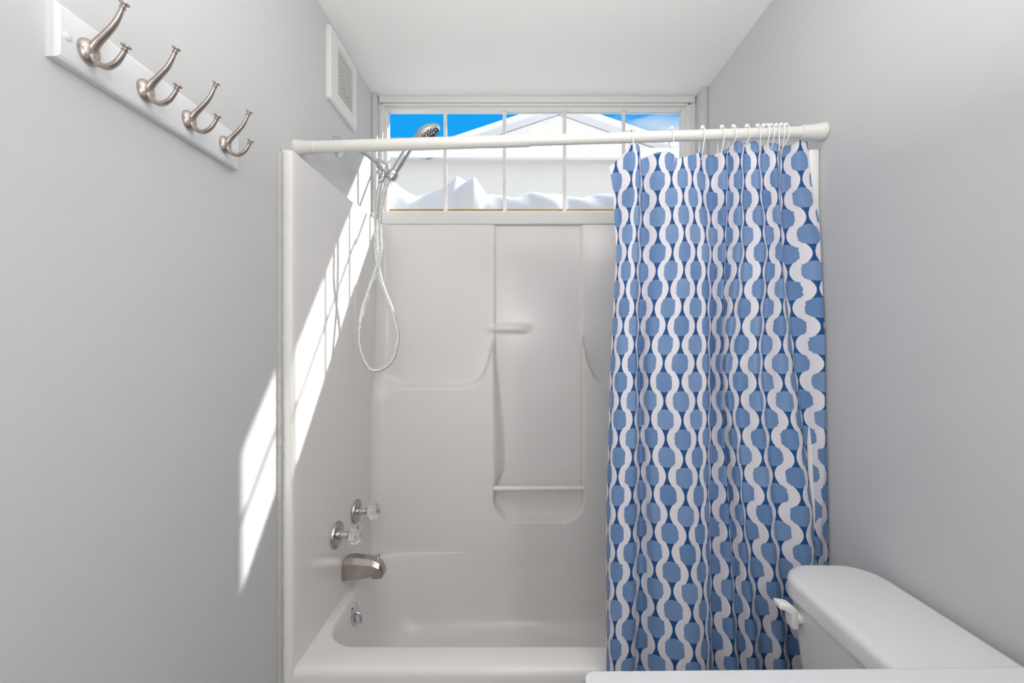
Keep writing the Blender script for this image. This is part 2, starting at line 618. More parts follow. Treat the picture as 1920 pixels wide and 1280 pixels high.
# shelves: the wall comes forward below a line that sweeps up to the recess
e = np.maximum(np.where(XX < cx, x0_ - XX, XX - x1_), 0)
zs = -0.187 + 0.20 * np.exp(-e / 0.034)
soft = 0.014 + 0.028 * np.exp(-e / 0.05) + 0.05 * (1 - sst(-0.60, -0.50, XX)) + 0.05 * sst(0.69, 0.79, XX)
fwd = 0.058 * (1 - sst(-1.0, 1.0, (zr - zs) / soft))
back = np.where(rec > 0, fwd * (1 - rec) - 0.012 * rec, fwd)
# shallow step where the recess starts in the upper wall
onback = sst(SYB - 0.03, SYB - 0.001, YY)
# soap nub across the left edge of the recess
nub = 0.014 * np.exp(-((zr - 0.072) / 0.017) ** 4) * np.exp(-((XX + 0.045) / 0.085) ** 4)
back = back + nub
YY = YY - back * np.clip((YY - 1.62) / (SYB - R - 1.62), 0, 1)
# faint upright step on the left panel, dying out downwards
lp = (np.abs(XO - SXL) < 1e-6)
XX = XX + np.where(lp, 0.007 * sst(1.600, 1.606, YY) * sst(-0.10, 0.45, zr), 0)
nz_, ns_ = XX.shape
verts = np.stack([XX, YY, ZZ], -1).reshape(-1, 3)
sur = MB()
faces = [(i * ns_ + j, i * ns_ + j + 1, (i + 1) * ns_ + j + 1, (i + 1) * ns_ + j) for i in range(nz_ - 1) for j in range(ns_ - 1)]
# top return to the wall
top = []
for j in range(ns_):
    x, y = path[j]
    x2 = XL if x < SXL + R else (XR if x > SXR - R else x)
    y2 = YB if y > SYB - R else y
    top.append((x2 if y < SYB - 0.002 else x, y2, ZS))
base = nz_ * ns_
faces += [((nz_ - 1) * ns_ + j, (nz_ - 1) * ns_ + j + 1, base + j + 1, base + j) for j in range(ns_ - 1)]
sur.add([tuple(v) for v in verts] + top, faces)
sur.build('surround', M_fiber, unit, smooth=60)

# tub
def tub_loop(x0, x1, y0, y1, rr, z):
    c = rrect(x0, x1, y0, y1, rr, z, 10)
    # extra points along the long sides
    out = []
    for i, p in enumerate(c):
        out.append(p)
        q_ = c[(i + 1) % len(c)]
        if abs(q_.x - p.x) > 0.5:
            out += [p.lerp(q_, k / 24) for k in range(1, 24)]
    return out


BX0, BX1, BY0, BY1 = -0.612, 0.79, 1.248, 1.817
loops = [tub_loop(XL + 0.004, XR - 0.004, SYF + 0.022, 1.835, 0.004, 0.0),
         tub_loop(XL + 0.004, XR - 0.004, SYF + 0.020, 1.835, 0.004, ZR - 0.12),
         tub_loop(XL + 0.004, XR - 0.004, SYF + 0.010, 1.835, 0.004, ZR - 0.06),
         tub_loop(XL + 0.004, XR - 0.004, SYF + 0.008, 1.835, 0.004, ZR - 0.022),
         tub_loop(XL + 0.006, XR - 0.006, SYF + 0.011, 1.835, 0.005, ZR - 0.010),
         tub_loop(XL + 0.008, XR - 0.008, SYF + 0.018, 1.835, 0.006, ZR - 0.003),
         tub_loop(XL + 0.012, XR - 0.012, SYF + 0.028, 1.835, 0.008, ZR)]
for ins, dz in ((0.0, 0.0), (0.004, 0.001), (0.008, 0.005), (0.011, 0.012), (0.018, 0.05), (0.032, 0.12), (0.045, 0.20), (0.058, 0.255), (0.075, 0.288), (0.10, 0.306), (0.135, 0.312)):
    lp_ = tub_loop(BX0 + ins, BX1 - ins, BY0 + ins, BY1 - ins * 0.8, 0.115, ZR - dz)
    # along the middle the basin runs straight up into the wall panel, without a ledge
    for p in lp_:
        if p.y > 1.5:
            w = float(sst(-0.52, -0.12, p.x)) * float(1 - sst(0.5, 0.72, p.x))
            p.y += w * (1.8238 - 0.8 * max(0.0, ins - 0.020) - p.y)
    loops.append(lp_)
tb = MB().rings(loops, False, True)
tb.build('tub', M_fiber, unit, smooth=50)
gb = MB().tube([(x0_ + 0.002, 1.836, CZ - 0.642), (x1_ - 0.002, 1.836, CZ - 0.642)], 0.0120, 16)
g_ = gb.build('towel_bar', M_plast, unit)
g_['label'] = 'slim white washcloth bar across the moulded niche'
ck = []  # bead added along the left flange, standing in for the dark shade line
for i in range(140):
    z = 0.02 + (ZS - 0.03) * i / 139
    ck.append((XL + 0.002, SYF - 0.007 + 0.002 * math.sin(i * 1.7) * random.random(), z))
struct(MB().tube(ck, [0.0075 + 0.0022 * random.random() for _ in ck], 8).build('trim_6', M_shade_caulk))

# overflow plate with trip lever
ovx, ovy, ovz = -0.5915, 1.50, CZ - 0.983
ov = thing('overflow_plate', 'round chrome overflow plate with trip lever inside the left end of the tub', 'overflow plate', (ovx, ovy, ovz))
tilt = Vector((1, 0, 0.17)).normalized()
MB().lathe([(0.0, -0.006), (0.036, -0.006), (0.0375, 0.002), (0.034, 0.006), (0.02, 0.008), (0.0, 0.008)], (ovx, ovy, ovz), tilt, 32, False, False).build('plate', M_chrome, ov)
MB().tube([(ovx + 0.004, ovy, ovz + 0.008), (ovx + 0.020, ovy - 0.002, ovz + 0.004), (ovx + 0.025, ovy - 0.003, ovz - 0.012), (ovx + 0.023, ovy - 0.003, ovz - 0.026)], [0.0055, 0.005, 0.0045, 0.004], 10).build('lever', M_chrome, ov)
MB().lathe([(0.0, 0.0), (0.005, 0.0), (0.005, 0.003), (0.0, 0.003)], Vector((ovx, ovy, ovz - 0.02)) + tilt * 0.007, tilt, 12, False, False).build('screw', M_dark, ov)

# valves
def valve(y, z, label, warm):
    t = thing('tub_valve', label, 'valve', (SXL, y, z), 'bath valves on the left panel')
    MB().lathe([(0, -0.004), (0.043, -0.004), (0.0455, 0.003), (0.043, 0.009), (0.034, 0.0115), (0.022, 0.0125), (0.0, 0.0125)], (SXL, y, z), (1, 0, 0), 40, False, False).build('escutcheon', M_nickel_d, t)
    MB().lathe([(0, 0.012), (0.016, 0.012), (0.0165, 0.018), (0.0125, 0.02), (0.0125, 0.040), (0.014, 0.041), (0.014, 0.052), (0, 0.052)], (SXL, y, z), (1, 0, 0), 24, False, False).build('stem', M_chrome, t)
    kb = MB()
    n = 10
    prof = [(0.0, 0.044), (0.0155, 0.044), (0.026, 0.052), (0.0325, 0.064), (0.0325, 0.073), (0.027, 0.085), (0.018, 0.090), (0.0, 0.090)]
    kb.lathe(prof, (SXL, y, z), (1, 0, 0), n, False, False)
    k = kb.build('knob', M_acryl, t, smooth=0)
    k['label'] = 'faceted clear acrylic knob'
    MB().lathe([(0, 0.079), (0.0085, 0.079), (0.0085, 0.0865), (0, 0.0865)], (SXL, y, z), (1, 0, 0), 20, False, False).build('index_button', M_chrome if not warm else M_nickel, t)
    return t


valve(1.437, CZ - 0.664, 'nearer of two bath valves, faceted clear knob on round nickel plate', False)
valve(1.612, CZ - 0.653, 'farther bath valve, clear acrylic knob on round plate near the back corner', True)

# tub spout
sp = thing('tub_spout', 'brushed nickel tub spout below the two valves on the left panel', 'spout', (SXL, 1.512, CZ - 0.81))
sz, sy = CZ - 0.81, 1.512
loops = []
for (x, half, zt, zb_, ch) in ((0.0, 0.030, 0.026, -0.042, 0.012), (0.004, 0.031, 0.030, -0.043, 0.013), (0.03, 0.031, 0.036, -0.041, 0.014), (0.085, 0.029, 0.030, -0.034, 0.013), (0.108, 0.028, 0.026, -0.031, 0.012), (0.1085, 0.028, 0.026, -0.038, 0.012), (0.132, 0.026, 0.012, -0.038, 0.010), (0.143, 0.022, -0.006, -0.035, 0.008), (0.146, 0.014, -0.012, -0.030, 0.005)):
    X = SXL + x
    zm = (zt + zb_) / 2
    c2 = ch
    pts = [(-half, zb_ + 0.003), (-half + 0.003, zb_), (half - 0.003, zb_), (half, zb_ + 0.003), (half, zt - c2 * 1.3), (half - c2, zt), (-half + c2, zt), (-half, zt - c2 * 1.3)]
    loops.append([Vector((X, sy + a, sz + b)) for a, b in pts])
MB().rings(loops, True, True).build('body', M_nickel_d, sp, smooth=25)
MB().lathe([(0, -0.004), (0.0035, -0.004), (0.0035, 0.009), (0.007, 0.011), (0.0078, 0.014), (0.0065, 0.0175), (0.0, 0.0185)], (SXL + 0.122, sy, sz + 0.022), (0, 0, 1), 20, False, False).build('diverter_knob', M_chrome, sp)

# ------------------------------------------------------------------ shower arm, hand shower, hose
SYP = 1.52
arm = thing('shower_holder', 'chrome shower arm and holder bracket on the left wall behind the rod', 'shower holder', (XL, SYP, CZ + 0.727))
MB().lathe([(0, -0.002), (0.036, -0.002), (0.037, 0.004), (0.032, 0.012), (0.02, 0.017), (0.0, 0.018)], (XL, SYP, CZ + 0.727), (1, 0, 0), 36, False, False).build('escutcheon', M_chrome, arm)
a0 = Vector((XL + 0.005, SYP, CZ + 0.727))
a3 = at(716, 311, SYP)
MB().tube(spline([a0, (XL + 0.05, SYP, CZ + 0.726), (XL + 0.105, SYP, CZ + 0.705), a3], 8), 0.0105, 16).build('pipe', M_chrome, arm)
dirp = (a3 - at(695, 286, SYP)).normalized()
br = MB()
br.lathe([(0, -0.022), (0.0125, -0.022), (0.014, -0.018), (0.014, -0.010), (0.0185, -0.008), (0.0195, 0.0), (0.0195, 0.014), (0.016, 0.020), (0, 0.020)], a3, dirp, 20, False, False)
br.build('swivel_nut', M_chrome, arm)
cl = at(733, 327, SYP)
bk = MB()
bk.tube([a3 + dirp * 0.016, at(724, 324, SYP), at(730, 329, SYP - 0.004), at(737, 333, SYP - 0.008)], [0.013, 0.013, 0.014, 0.012], 14)
bk.build('bracket', M_chrome, arm)
hd = Vector(at(768, 276, SYP) - at(735, 331, SYP)).normalized()
cr = MB()
cr.lathe([(0.013, -0.014), (0.0185, -0.014), (0.0195, -0.01), (0.0195, 0.012), (0.0185, 0.015), (0.013, 0.015)], at(735.5, 329, SYP - 0.012), hd, 24, False, False)
cr.build('cradle', M_chrome, arm)
do = MB()
do.lathe([(0, 0.0), (0.0115, 0.0), (0.0125, 0.004), (0.0125, 0.026), (0.0105, 0.030), (0.0105, 0.040), (0, 0.040)], at(722, 321, SYP), (at(713, 343, SYP) - at(722, 321, SYP)), 18, False, False)
do.build('outlet', M_chrome, arm)

YH = SYP - 0.012
hs = thing('hand_shower', 'chrome hand shower head tilted up in its holder before the window', 'shower head', tuple(at(735, 331, YH)))
wand = spline([at(733, 334, YH), at(742, 318, YH), at(755, 297, YH), at(768, 276, YH), at(782, 258, YH), at(797, 246.5, YH)], 6)
nw = len(wand)
rw = []
for i in range(nw):
    t = i / (nw - 1)
    rw.append(0.0105 + 0.004 * math.sin(math.pi * min(t * 1.3, 1.0)) + 0.006 * max(0, t - 0.55))
MB().tube(wand, rw, 16).build('handle', M_chrome, hs)
hc = at(799, 252.5, YH)
nax = Vector((0.543, 0.197, -0.814)).normalized()
MB().lathe([(0, -0.026), (0.012, -0.0255), (0.028, -0.022), (0.042, -0.015), (0.0565, -0.005), (0.059, 0.001), (0.058, 0.006), (0.0545, 0.008), (0.0, 0.0085)], hc, nax, 40, False, False).build('head', M_chrome, hs)
face = MB()
face.lathe([(0, 0.0088), (0.044, 0.0088), (0.0455, 0.0078), (0, 0.0078)], hc, nax, 36, False, False)
fc = face.build('spray_face', M_chrome, hs)
nzl = MB()
q = Vector((0, 0, 1)).rotation_difference(nax)
for rr, cnt in ((0.012, 6), (0.024, 12), (0.036, 18), (0.046, 22)):
    for i in range(cnt):
        a = 2 * math.pi * i / cnt
        nzl.lathe([(0, 0.008), (0.003, 0.008), (0.0024, 0.0125), (0, 0.0125)], hc + q @ Vector((rr * math.cos(a), rr * math.sin(a), 0)), nax, 6, False, False)
nzl.build('nozzles', M_dark, hs)

hose_px = [(717.5, 331), (713, 345), (708, 368), (705.3, 404), (705.2, 440), (706.6, 475), (710, 503), (715.6, 529.5), (725, 555), (733.5, 577), (744, 613), (745.8, 638), (738, 670), (724, 687), (705, 694.5),
           (690, 688), (677, 658), (674, 626.5), (680, 583), (690, 551), (700, 522), (707, 499), (711.5, 480), (714, 461), (712.5, 430), (713, 405), (716, 378.6), (723, 352), (732, 333)]
hp = []
for i, (x, y) in enumerate(hose_px):
    t = i / (len(hose_px) - 1)
    dd = SYP + (0.007 if t < 0.5 else -0.007) * min(1, abs(t - 0.5) * 8) - 0.004 * (t > 0.5)
    hp.append(at(x, y, dd))
hsm = spline(hp, 30)
hr = []
for i in range(len(hsm)):
    hr.append(0.0072 if i % 2 == 0 else 0.0062)
# resample so that the ribs are even
acc = [0.0]
for i in range(1, len(hsm)):
    acc.append(acc[-1] + (hsm[i] - hsm[i - 1]).length)
NR = 760
pts = []
k = 0
for i in range(NR):
    s = acc[-1] * i / (NR - 1)
    while k < len(acc) - 2 and acc[k + 1] < s:
        k += 1
    t = (s - acc[k]) / max(acc[k + 1] - acc[k], 1e-9)
    pts.append(hsm[k].lerp(hsm[k + 1], min(max(t, 0), 1)))
tag(MB().tube(pts, [0.0076 if (i // 2) % 2 == 0 else 0.0062 for i in range(NR)], 10).build('shower_hose', M_hose, origin=pts[NR // 2], smooth=60),
    'ribbed white metal shower hose hanging in a long loop below the hand shower', 'hose')

# ------------------------------------------------------------------ rod
rl = Vector((XL, 1.233, CZ + 0.587))
rr_ = Vector((XR, 1.140, CZ + 0.588))
rod = thing('curtain_rod', 'white tension shower curtain rod spanning wall to wall', 'curtain rod', tuple(rl))
rd = (rr_ - rl)
RL = rd.length
rdir = rd.normalized()


def rod_at(x):
    t = (x - rl.x) / (rr_.x - rl.x)
    return rl.lerp(rr_, t)


MB().lathe([(0, 0.01), (0.0172, 0.01), (0.0172, RL * 0.46), (0.0162, RL * 0.462), (0, RL * 0.462)], rl, rdir, 24, False, False).build('outer_tube', M_rod, rod)
MB().lathe([(0, RL * 0.45), (0.0148, RL * 0.45), (0.0148, RL - 0.01), (0, RL - 0.01)], rl, rdir, 24, False, False).build('inner_tube', M_rod, rod)
for o_, d_ in ((rl, rdir), (rr_, -rdir)):
    MB().lathe([(0, 0.0), (0.0215, 0.0), (0.0235, 0.003), (0.0225, 0.012), (0.0195, 0.03), (0.0185, 0.05), (0.0185, 0.062), (0.0165, 0.064), (0, 0.064)], o_, d_, 28, False, False).build('end_cup', M_rod, rod)

# ------------------------------------------------------------------ curtain
def pchip(xk, yk, x):
    xk, yk = np.array(xk, float), np.array(yk, float)
    h = np.diff(xk)
    d = np.diff(yk) / h
    m = np.zeros_like(yk)
    m[0], m[-1] = d[0], d[-1]
    for i in range(1, len(xk) - 1):
        if d[i - 1] * d[i] > 0:
            w1, w2 = 2 * h[i] + h[i - 1], h[i] + 2 * h[i - 1]
            m[i] = (w1 + w2) / (w1 / d[i - 1] + w2 / d[i])
    i = np.clip(np.searchsorted(xk, x) - 1, 0, len(xk) - 2)
    t = (x - xk[i]) / h[i]
    return ((1 + 2 * t) * (1 - t) ** 2 * yk[i] + t * (1 - t) ** 2 * h[i] * m[i] + t * t * (3 - 2 * t) * yk[i + 1] + t * t * (t - 1) * h[i] * m[i + 1])


CK = [-1.4, -1, -0.5] + list(range(0, 19)) + [18.62]
def sl_(off, sc, vals):
    return [off + v / sc for v in vals]


LEV = [
    (280, sl_(1130, 4.174, [35, 105, 165, 218, 270, 330, 428, 525, 605, 685, 768, 870, 950, 1003, 1060, 1120, 1190, 1255, 1325, 1380, 1440, 1522, 1596])),
    (345, sl_(1130, 4.174, [85, 115, 150, 216, 268, 335, 430, 528, 608, 688, 768, 868, 948, 1003, 1060, 1120, 1195, 1262, 1328, 1380, 1440, 1530, 1620])),
    (470, sl_(1130, 4.085, [112, 128, 150, 183, 245, 320, 425, 525, 605, 703, 790, 865, 918, 972, 1030, 1103, 1205, 1275, 1330, 1355, 1442, 1592, 1690])),
    (690, sl_(1130, 4.0, [68, 78, 92, 125, 225, 293, 345, 440, 548, 680, 780, 846, 868, 890, 915, 1035, 1120, 1215, 1295, 1420, 1505, 1645, 1740])),
    (945, sl_(1130, 4.0, [40, 48, 60, 95, 210, 310, 375, 480, 595, 705, 785, 848, 920, 970, 1012, 1082, 1200, 1308, 1455, 1560, 1618, 1712, 1840])),
    (1180, sl_(1130, 4.0, [40, 46, 55, 80, 195, 305, 398, 520, 650, 748, 797, 862, 960, 1040, 1105, 1213, 1310, 1400, 1510, 1610, 1690, 1775, 1862])),
    (1420, sl_(1130, 4.0, [38, 42, 48, 68, 178, 296, 412, 545, 685, 785, 830, 890, 1000, 1085, 1150, 1250, 1350, 1455, 1570, 1660, 1735, 1815, 1890])),
]
FW = [-0.5, -0.3, 0.1, 0.5, 0.5, -1.0, 0.1, 0.45, 0.9, 0.45, 0.05, -0.9, 0.35, -0.6, 0.5, -0.35, 0.6, -0.15, 0.9, 0.1, -0.8, 0.5, 0.2]
TOP_C = [-1.4, -0.5, -0.25, 0.1, 0.8, 1.25, 1.6, 2.4, 3.0, 3.7, 4.15, 4.5, 5.3, 6.4, 7, 8, 9, 9.6, 10.1, 10.7, 11.0, 11.5, 12.2, 12.9, 13.4, 14.1, 14.5, 15, 15.6, 16.3, 17, 17.4, 18, 19]
TOP_Y = [310, 290, 277, 275, 273, 280, 296, 289, 287, 287, 292, 303, 300, 292, 285, 287, 284, 277, 270, 266, 268, 274, 265, 268, 284, 272, 271, 276, 277, 272, 268, 272, 267, 267]
NC, NV = 720, 200
cs = np.linspace(-1.4, 18.62, NC)
lev_y = np.array([l[0] for l in LEV], float)
lev_x = np.array([pchip(CK, l[1], cs) for l in LEV])
fw = pchip(CK, FW, cs)
topy = np.interp(cs, TOP_C, TOP_Y)
ker = np.hanning(9)
ker /= ker.sum()
topy = np.convolve(np.pad(topy, 4, 'edge'), ker, 'valid')
P_REP = 0.1025
Z_BOT = 0.13


def depth_c(z):
    return 1.164 - 0.042 * (1.87 - z) / 1.5


verts = np.zeros((NV, NC, 3))
uvs = np.zeros((NV, NC, 2))
zt = CZ + (VY - topy) * 1.165 / F
rng = np.random.RandomState(3)
wr = [(rng.uniform(0.4, 1.6), rng.uniform(1.0, 5.0), rng.uniform(0, 6.28)) for _ in range(7)]
for i in range(NV):
    t = i / (NV - 1)
    z = zt + (Z_BOT - zt) * t
    yc = depth_c(z)
    py = VY - (z - CZ) * F / yc
    xp = np.zeros(NC)
    for j in range(NC):
        pass
    # interpolate between the measured levels
    idx = np.clip(np.searchsorted(lev_y, py) - 1, 0, len(lev_y) - 2)
    tt = np.clip((py - lev_y[idx]) / (lev_y[idx + 1] - lev_y[idx]), -0.3, 1.3)
    xp = lev_x[idx, np.arange(NC)] * (1 - tt) + lev_x[idx + 1, np.arange(NC)] * tt
    amp = 0.020 + 0.010 * min(1.0, t * 3)
    wrk = sum(0.0006 * np.sin(a * cs * 2.0 + b * z * 3 + c) for a, b, c in wr)
    y = yc - fw * amp + wrk
    verts[i, :, 0] = (xp - VX) * yc / F
    verts[i, :, 1] = y
    verts[i, :, 2] = z
    uvs[i, :, 0] = cs + 40.0
    uvs[i, :, 1] = (z - 1.196) / P_REP + 40.0
# keep the cloth off the right wall
verts[:, :, 0] = np.minimum(verts[:, :, 0], XR - 0.006)
me = bpy.data.meshes.new('shower_curtain')
fcs = [(i * NC + j, i * NC + j + 1, (i + 1) * NC + j + 1, (i + 1) * NC + j) for i in range(NV - 1) for j in range(NC - 1)]
vo = Vector((0.5, 1.16, 1.85))
me.from_pydata([tuple(p - np.array(vo)) for p in verts.reshape(-1, 3)], [], fcs)
uvl = me.uv_layers.new(name='UVMap')
li = np.zeros(len(me.loops), dtype=np.int32)
me.loops.foreach_get('vertex_index', li)
uvl.data.foreach_set('uv', uvs.reshape(-1, 2)[li].reshape(-1).astype(np.float32))
me.polygons.foreach_set('use_smooth', [True] * len(me.polygons))
me.materials.append(M_curtain)
cur = bpy.data.objects.new('shower_curtain', me)
COL.objects.link(cur)
cur.location = vo
tag(cur, 'blue and white wavy-patterned fabric shower curtain drawn to the right', 'curtain')
sm = cur.modifiers.new('thickness', 'SOLIDIFY')
sm.thickness = 0.0008

# rings
RING_PX = [1186, 1259, 1315, 1350, 1371, 1395, 1414, 1429, 1438, 1447, 1456, 1464]
ORD = ['first', 'second', 'third', 'fourth', 'fifth', 'sixth', 'seventh', 'eighth', 'ninth', 'tenth', 'eleventh', 'twelfth']
for i, px in enumerate(RING_PX):
    x = (px - VX) * 1.165 / F
    c = rod_at(x)
    j = int(np.argmin(np.abs(verts[0, :, 0] - x)))
    zc = float(verts[2, j, 2]) - 0.006
    yc = float(verts[2, j, 1])
    lab = 'white wire curtain ring, %s from the left along the rod' % ORD[i]
    if i == 0:
        lab = 'leftmost white curtain ring, on the rod above the curtain\'s raised left fold'
    if i == 11:
        lab = 'rightmost white curtain ring, last on the rod before the right wall cup'
    t = thing('curtain_ring', lab, 'curtain ring', (c.x, c.y, c.z), 'shower curtain rings')
    skew = random.uniform(-0.006, 0.006)
    lp = [(c.x, c.y, c.z + 0.0195), (c.x + 0.001, c.y + 0.014, c.z + 0.0145), (c.x + 0.002, c.y + 0.0205, c.z), (c.x + skew * 0.4, c.y + 0.018, c.z - 0.018),
          (c.x + skew, max(yc, c.y - 0.02) + 0.008, zc + 0.008), (c.x + skew * 1.2, yc, zc), (c.x + skew, min(yc, c.y + 0.01) - 0.008, zc + 0.010), (c.x - 0.001, c.y - 0.018, c.z - 0.018), (c.x - 0.002, c.y - 0.0205, c.z), (c.x - 0.001, c.y - 0.014, c.z + 0.0145), (c.x, c.y, c.z + 0.0195)]
    MB().tube(spline(lp, 5), 0.0014, 6).build('wire', M_ring, t)
    bl = MB()
    for dx in ((-0.007, 0.0045) if i in (0, 7) else (0.0,)):
        bl.lathe([(0, -0.0055), (0.003, -0.0047), (0.005, -0.002), (0.0055, 0.001), (0.0045, 0.004), (0.002, 0.0055), (0, 0.0058)], (c.x + dx, c.y - 0.002, c.z + 0.0205), (0, 0, 1), 12, False, False)
    bl.build('bead', M_ring, t)

# ------------------------------------------------------------------ exhaust grille on the left wall
vg = thing('vent_grille', 'square white slatted exhaust vent cover high on the left wall', 'vent', (XL, 1.55, CZ + 0.987))
y0, y1, z0, z1 = 1.432, 1.672, CZ + 0.857, CZ + 1.117
fy0, fy1, fz0, fz1 = 1.491, 1.624, CZ + 0.900, CZ + 1.075
fr = MB()
def q4(a, b, c, d, x):
    return [Vector((x, a, c)), Vector((x, b, c)), Vector((x, b, d)), Vector((x, a, d))]


fr.rings([rrect(0, 1, 0, 1, 0.01, 0)] if False else [
    [Vector((XL, p.x, p.y)) for p in rrect(y0, y1, z0, z1, 0.012, 0, 4)],
    [Vector((XL + 0.010, p.x, p.y)) for p in rrect(y0, y1, z0, z1, 0.012, 0, 4)],
    [Vector((XL + 0.016, p.x, p.y)) for p in rrect(y0 + 0.006, y1 - 0.006, z0 + 0.006, z1 - 0.006, 0.010, 0, 4)],
    [Vector((XL + 0.017, p.x, p.y)) for p in rrect(fy0, fy1, fz0, fz1, 0.002, 0, 4)],
    [Vector((XL + 0.004, p.x, p.y)) for p in rrect(fy0, fy1, fz0, fz1, 0.002, 0, 4)]])
fr.build('cover', M_grille, vg, smooth=30)
MB().box(XL + 0.001, XL + 0.0135, fy0, fy1, fz0, fz1).build('opening', M_dark, vg)  # dark panel close behind the slats stands in for the cavity's shade
sg = MB()
NS = 14
for i in range(NS):
    zc = fz0 + (fz1 - fz0) * (i + 0.5) / NS
    h = (fz1 - fz0) / NS * 0.62
    sg.prism([(XL + 0.0135, zc - h * 0.3), (XL + 0.0160, zc - h * 0.5), (XL + 0.0168, zc + h * 0.4), (XL + 0.0135, zc + h * 0.5)], 'y', fy0, fy1)
sg.build('slats', M_grille, vg)

# ------------------------------------------------------------------ hook rail
hrl = thing('coat_hook_rail', 'white board with four brushed nickel double hooks on the left wall', 'hook rail', (XL, 0.77, CZ + 0.446))
by0, by1, bz0, bz1 = 0.581, 0.963, CZ + 0.406, CZ + 0.486
BX = XL + 0.0165
bd = MB()
bd.rings([
    [Vector((XL, a, b)) for a, b in ((by0, bz0), (by1, bz0), (by1, bz1), (by0, bz1))],
    [Vector((XL + 0.0115, a, b)) for a, b in ((by0, bz0), (by1, bz0), (by1, bz1), (by0, bz1))],
    [Vector((XL + 0.0135, a, b)) for a, b in ((by0 + 0.001, bz0 + 0.001), (by1 - 0.001, bz0 + 0.001), (by1 - 0.001, bz1 - 0.001), (by0 + 0.001, bz1 - 0.001))],
    [Vector((XL + 0.0155, a, b)) for a, b in ((by0 + 0.003, bz0 + 0.004), (by1 - 0.003, bz0 + 0.004), (by1 - 0.003, bz1 - 0.004), (by0 + 0.003, bz1 - 0.004))],
    [Vector((BX, a, b)) for a, b in ((by0 + 0.005, bz0 + 0.007), (by1 - 0.005, bz0 + 0.007), (by1 - 0.005, bz1 - 0.007), (by0 + 0.005, bz1 - 0.007))]], True, True)
bd.build('board', M_board, hrl, smooth=20)
MB().lathe([(0, 0), (0.006, 0), (0.0056, 0.0022), (0.003, 0.0036), (0, 0.004)], (BX - 0.0005, 0.594, CZ + 0.443), (1, 0, 0), 18, False, False).build('screw_cap', M_board, hrl)


def hook(y):
    zc = CZ + 0.4415
    pl = MB()
    n = 28
    loops = []
    for s, h in ((1.0, 0.0), (1.0, 0.003), (0.92, 0.0055), (0.75, 0.0085), (0.5, 0.0105), (0.2, 0.0115), (0.01, 0.0116)):
        loops.append([Vector((BX + h, y + 0.0158 * s * math.cos(2 * math.pi * k / n), zc + 0.0178 * s * math.sin(2 * math.pi * k / n) * (1.0 if math.sin(2 * math.pi * k / n) > 0 else 1.12))) for k in range(n)])
    pl.rings(loops, True, True)
    hk = pl.build('hook', M_nickel, hrl, smooth=50)
    up = spline([(BX + 0.004, y, zc - 0.004), (BX + 0.013, y, zc + 0.011), (BX + 0.027, y, zc + 0.0255), (BX + 0.040, y, zc + 0.040), (BX + 0.0485, y, zc + 0.0555), (BX + 0.0535, y, zc + 0.0675)], 8)
    nu = len(up)
    ru = [(0.0086 - 0.0053 * (i / (nu - 1)) ** 0.6, 0.0056 - 0.0030 * (i / (nu - 1)) ** 0.7) for i in range(nu)]
    MB().tube(up, ru, 14, squash=(0, 1, 0)).build('upper_arm', M_nickel, hk)
    lo = spline([(BX + 0.005, y, zc + 0.004), (BX + 0.0085, y, zc - 0.010), (BX + 0.0175, y, zc - 0.0195), (BX + 0.030, y, zc - 0.0235), (BX + 0.043, y, zc - 0.0175), (BX + 0.0525, y, zc - 0.0055), (BX + 0.0565, y, zc + 0.003)], 8)
    nl = len(lo)
    rl_ = [(0.0074 - 0.0042 * (i / (nl - 1)), 0.0050 - 0.0022 * (i / (nl - 1))) for i in range(nl)]
    MB().tube(lo, rl_, 14, squash=(0, 1, 0)).build('lower_arm', M_nickel, hk)
    for e, d in ((up[-1], (up[-1] - up[-4])), (lo[-1], (lo[-1] - lo[-4]))):
        MB().lathe([(0, -0.003), (0.0042, -0.003), (0.0046, -0.0015), (0.0032, 0.0), (0.0032, 0.002), (0.0056, 0.0032), (0.0068, 0.0046), (0.0066, 0.0060), (0.0040, 0.0072), (0, 0.0076)], e, d, 20, False, False).build('knob', M_nickel, hk)


for y in (0.622, 0.717, 0.812, 0.912):
    hook(y)

# ------------------------------------------------------------------ toilet
tl = thing('toilet', 'white porcelain toilet against the right wall beside the curtain', 'toilet', (0.72, 0.775, 0))
TZ = CZ - 0.527
def lid_loop(ins, z, bow=0.012):
    pts = rrect(0.618 + ins, XR - 0.012 - ins, 0.572 + ins, 0.995 - ins, max(0.075 - ins, 0.01), z, 8)
    out = []
    for p in pts:
        u = (p.y - 0.775) / 0.203
        w = max(0.0, min(1.0, (0.78 - p.x) / 0.17))
        out.append(Vector((p.x - bow * (1 - u * u) * w, p.y, z)))
    return out


MB().rings([lid_loop(0.010, TZ - 0.046), lid_loop(0.0, TZ - 0.040), lid_loop(0.0, TZ - 0.014), lid_loop(0.003, TZ - 0.005), lid_loop(0.009, TZ - 0.001), lid_loop(0.018, TZ)], True, True).build('tank_lid', M_porc, tl, smooth=45)
def tank_loop(ins, z, k):
    pts = rrect(0.622 + ins, XR - 0.02, 0.588 + ins, 0.962 - ins, 0.045, z, 8)
    out = []
    for p in pts:
        u = (p.y - 0.775) / 0.19
        w = max(0.0, min(1.0, (0.78 - p.x) / 0.15))
        out.append(Vector((p.x - 0.010 * (1 - u * u) * w, p.y, z)))
    return out


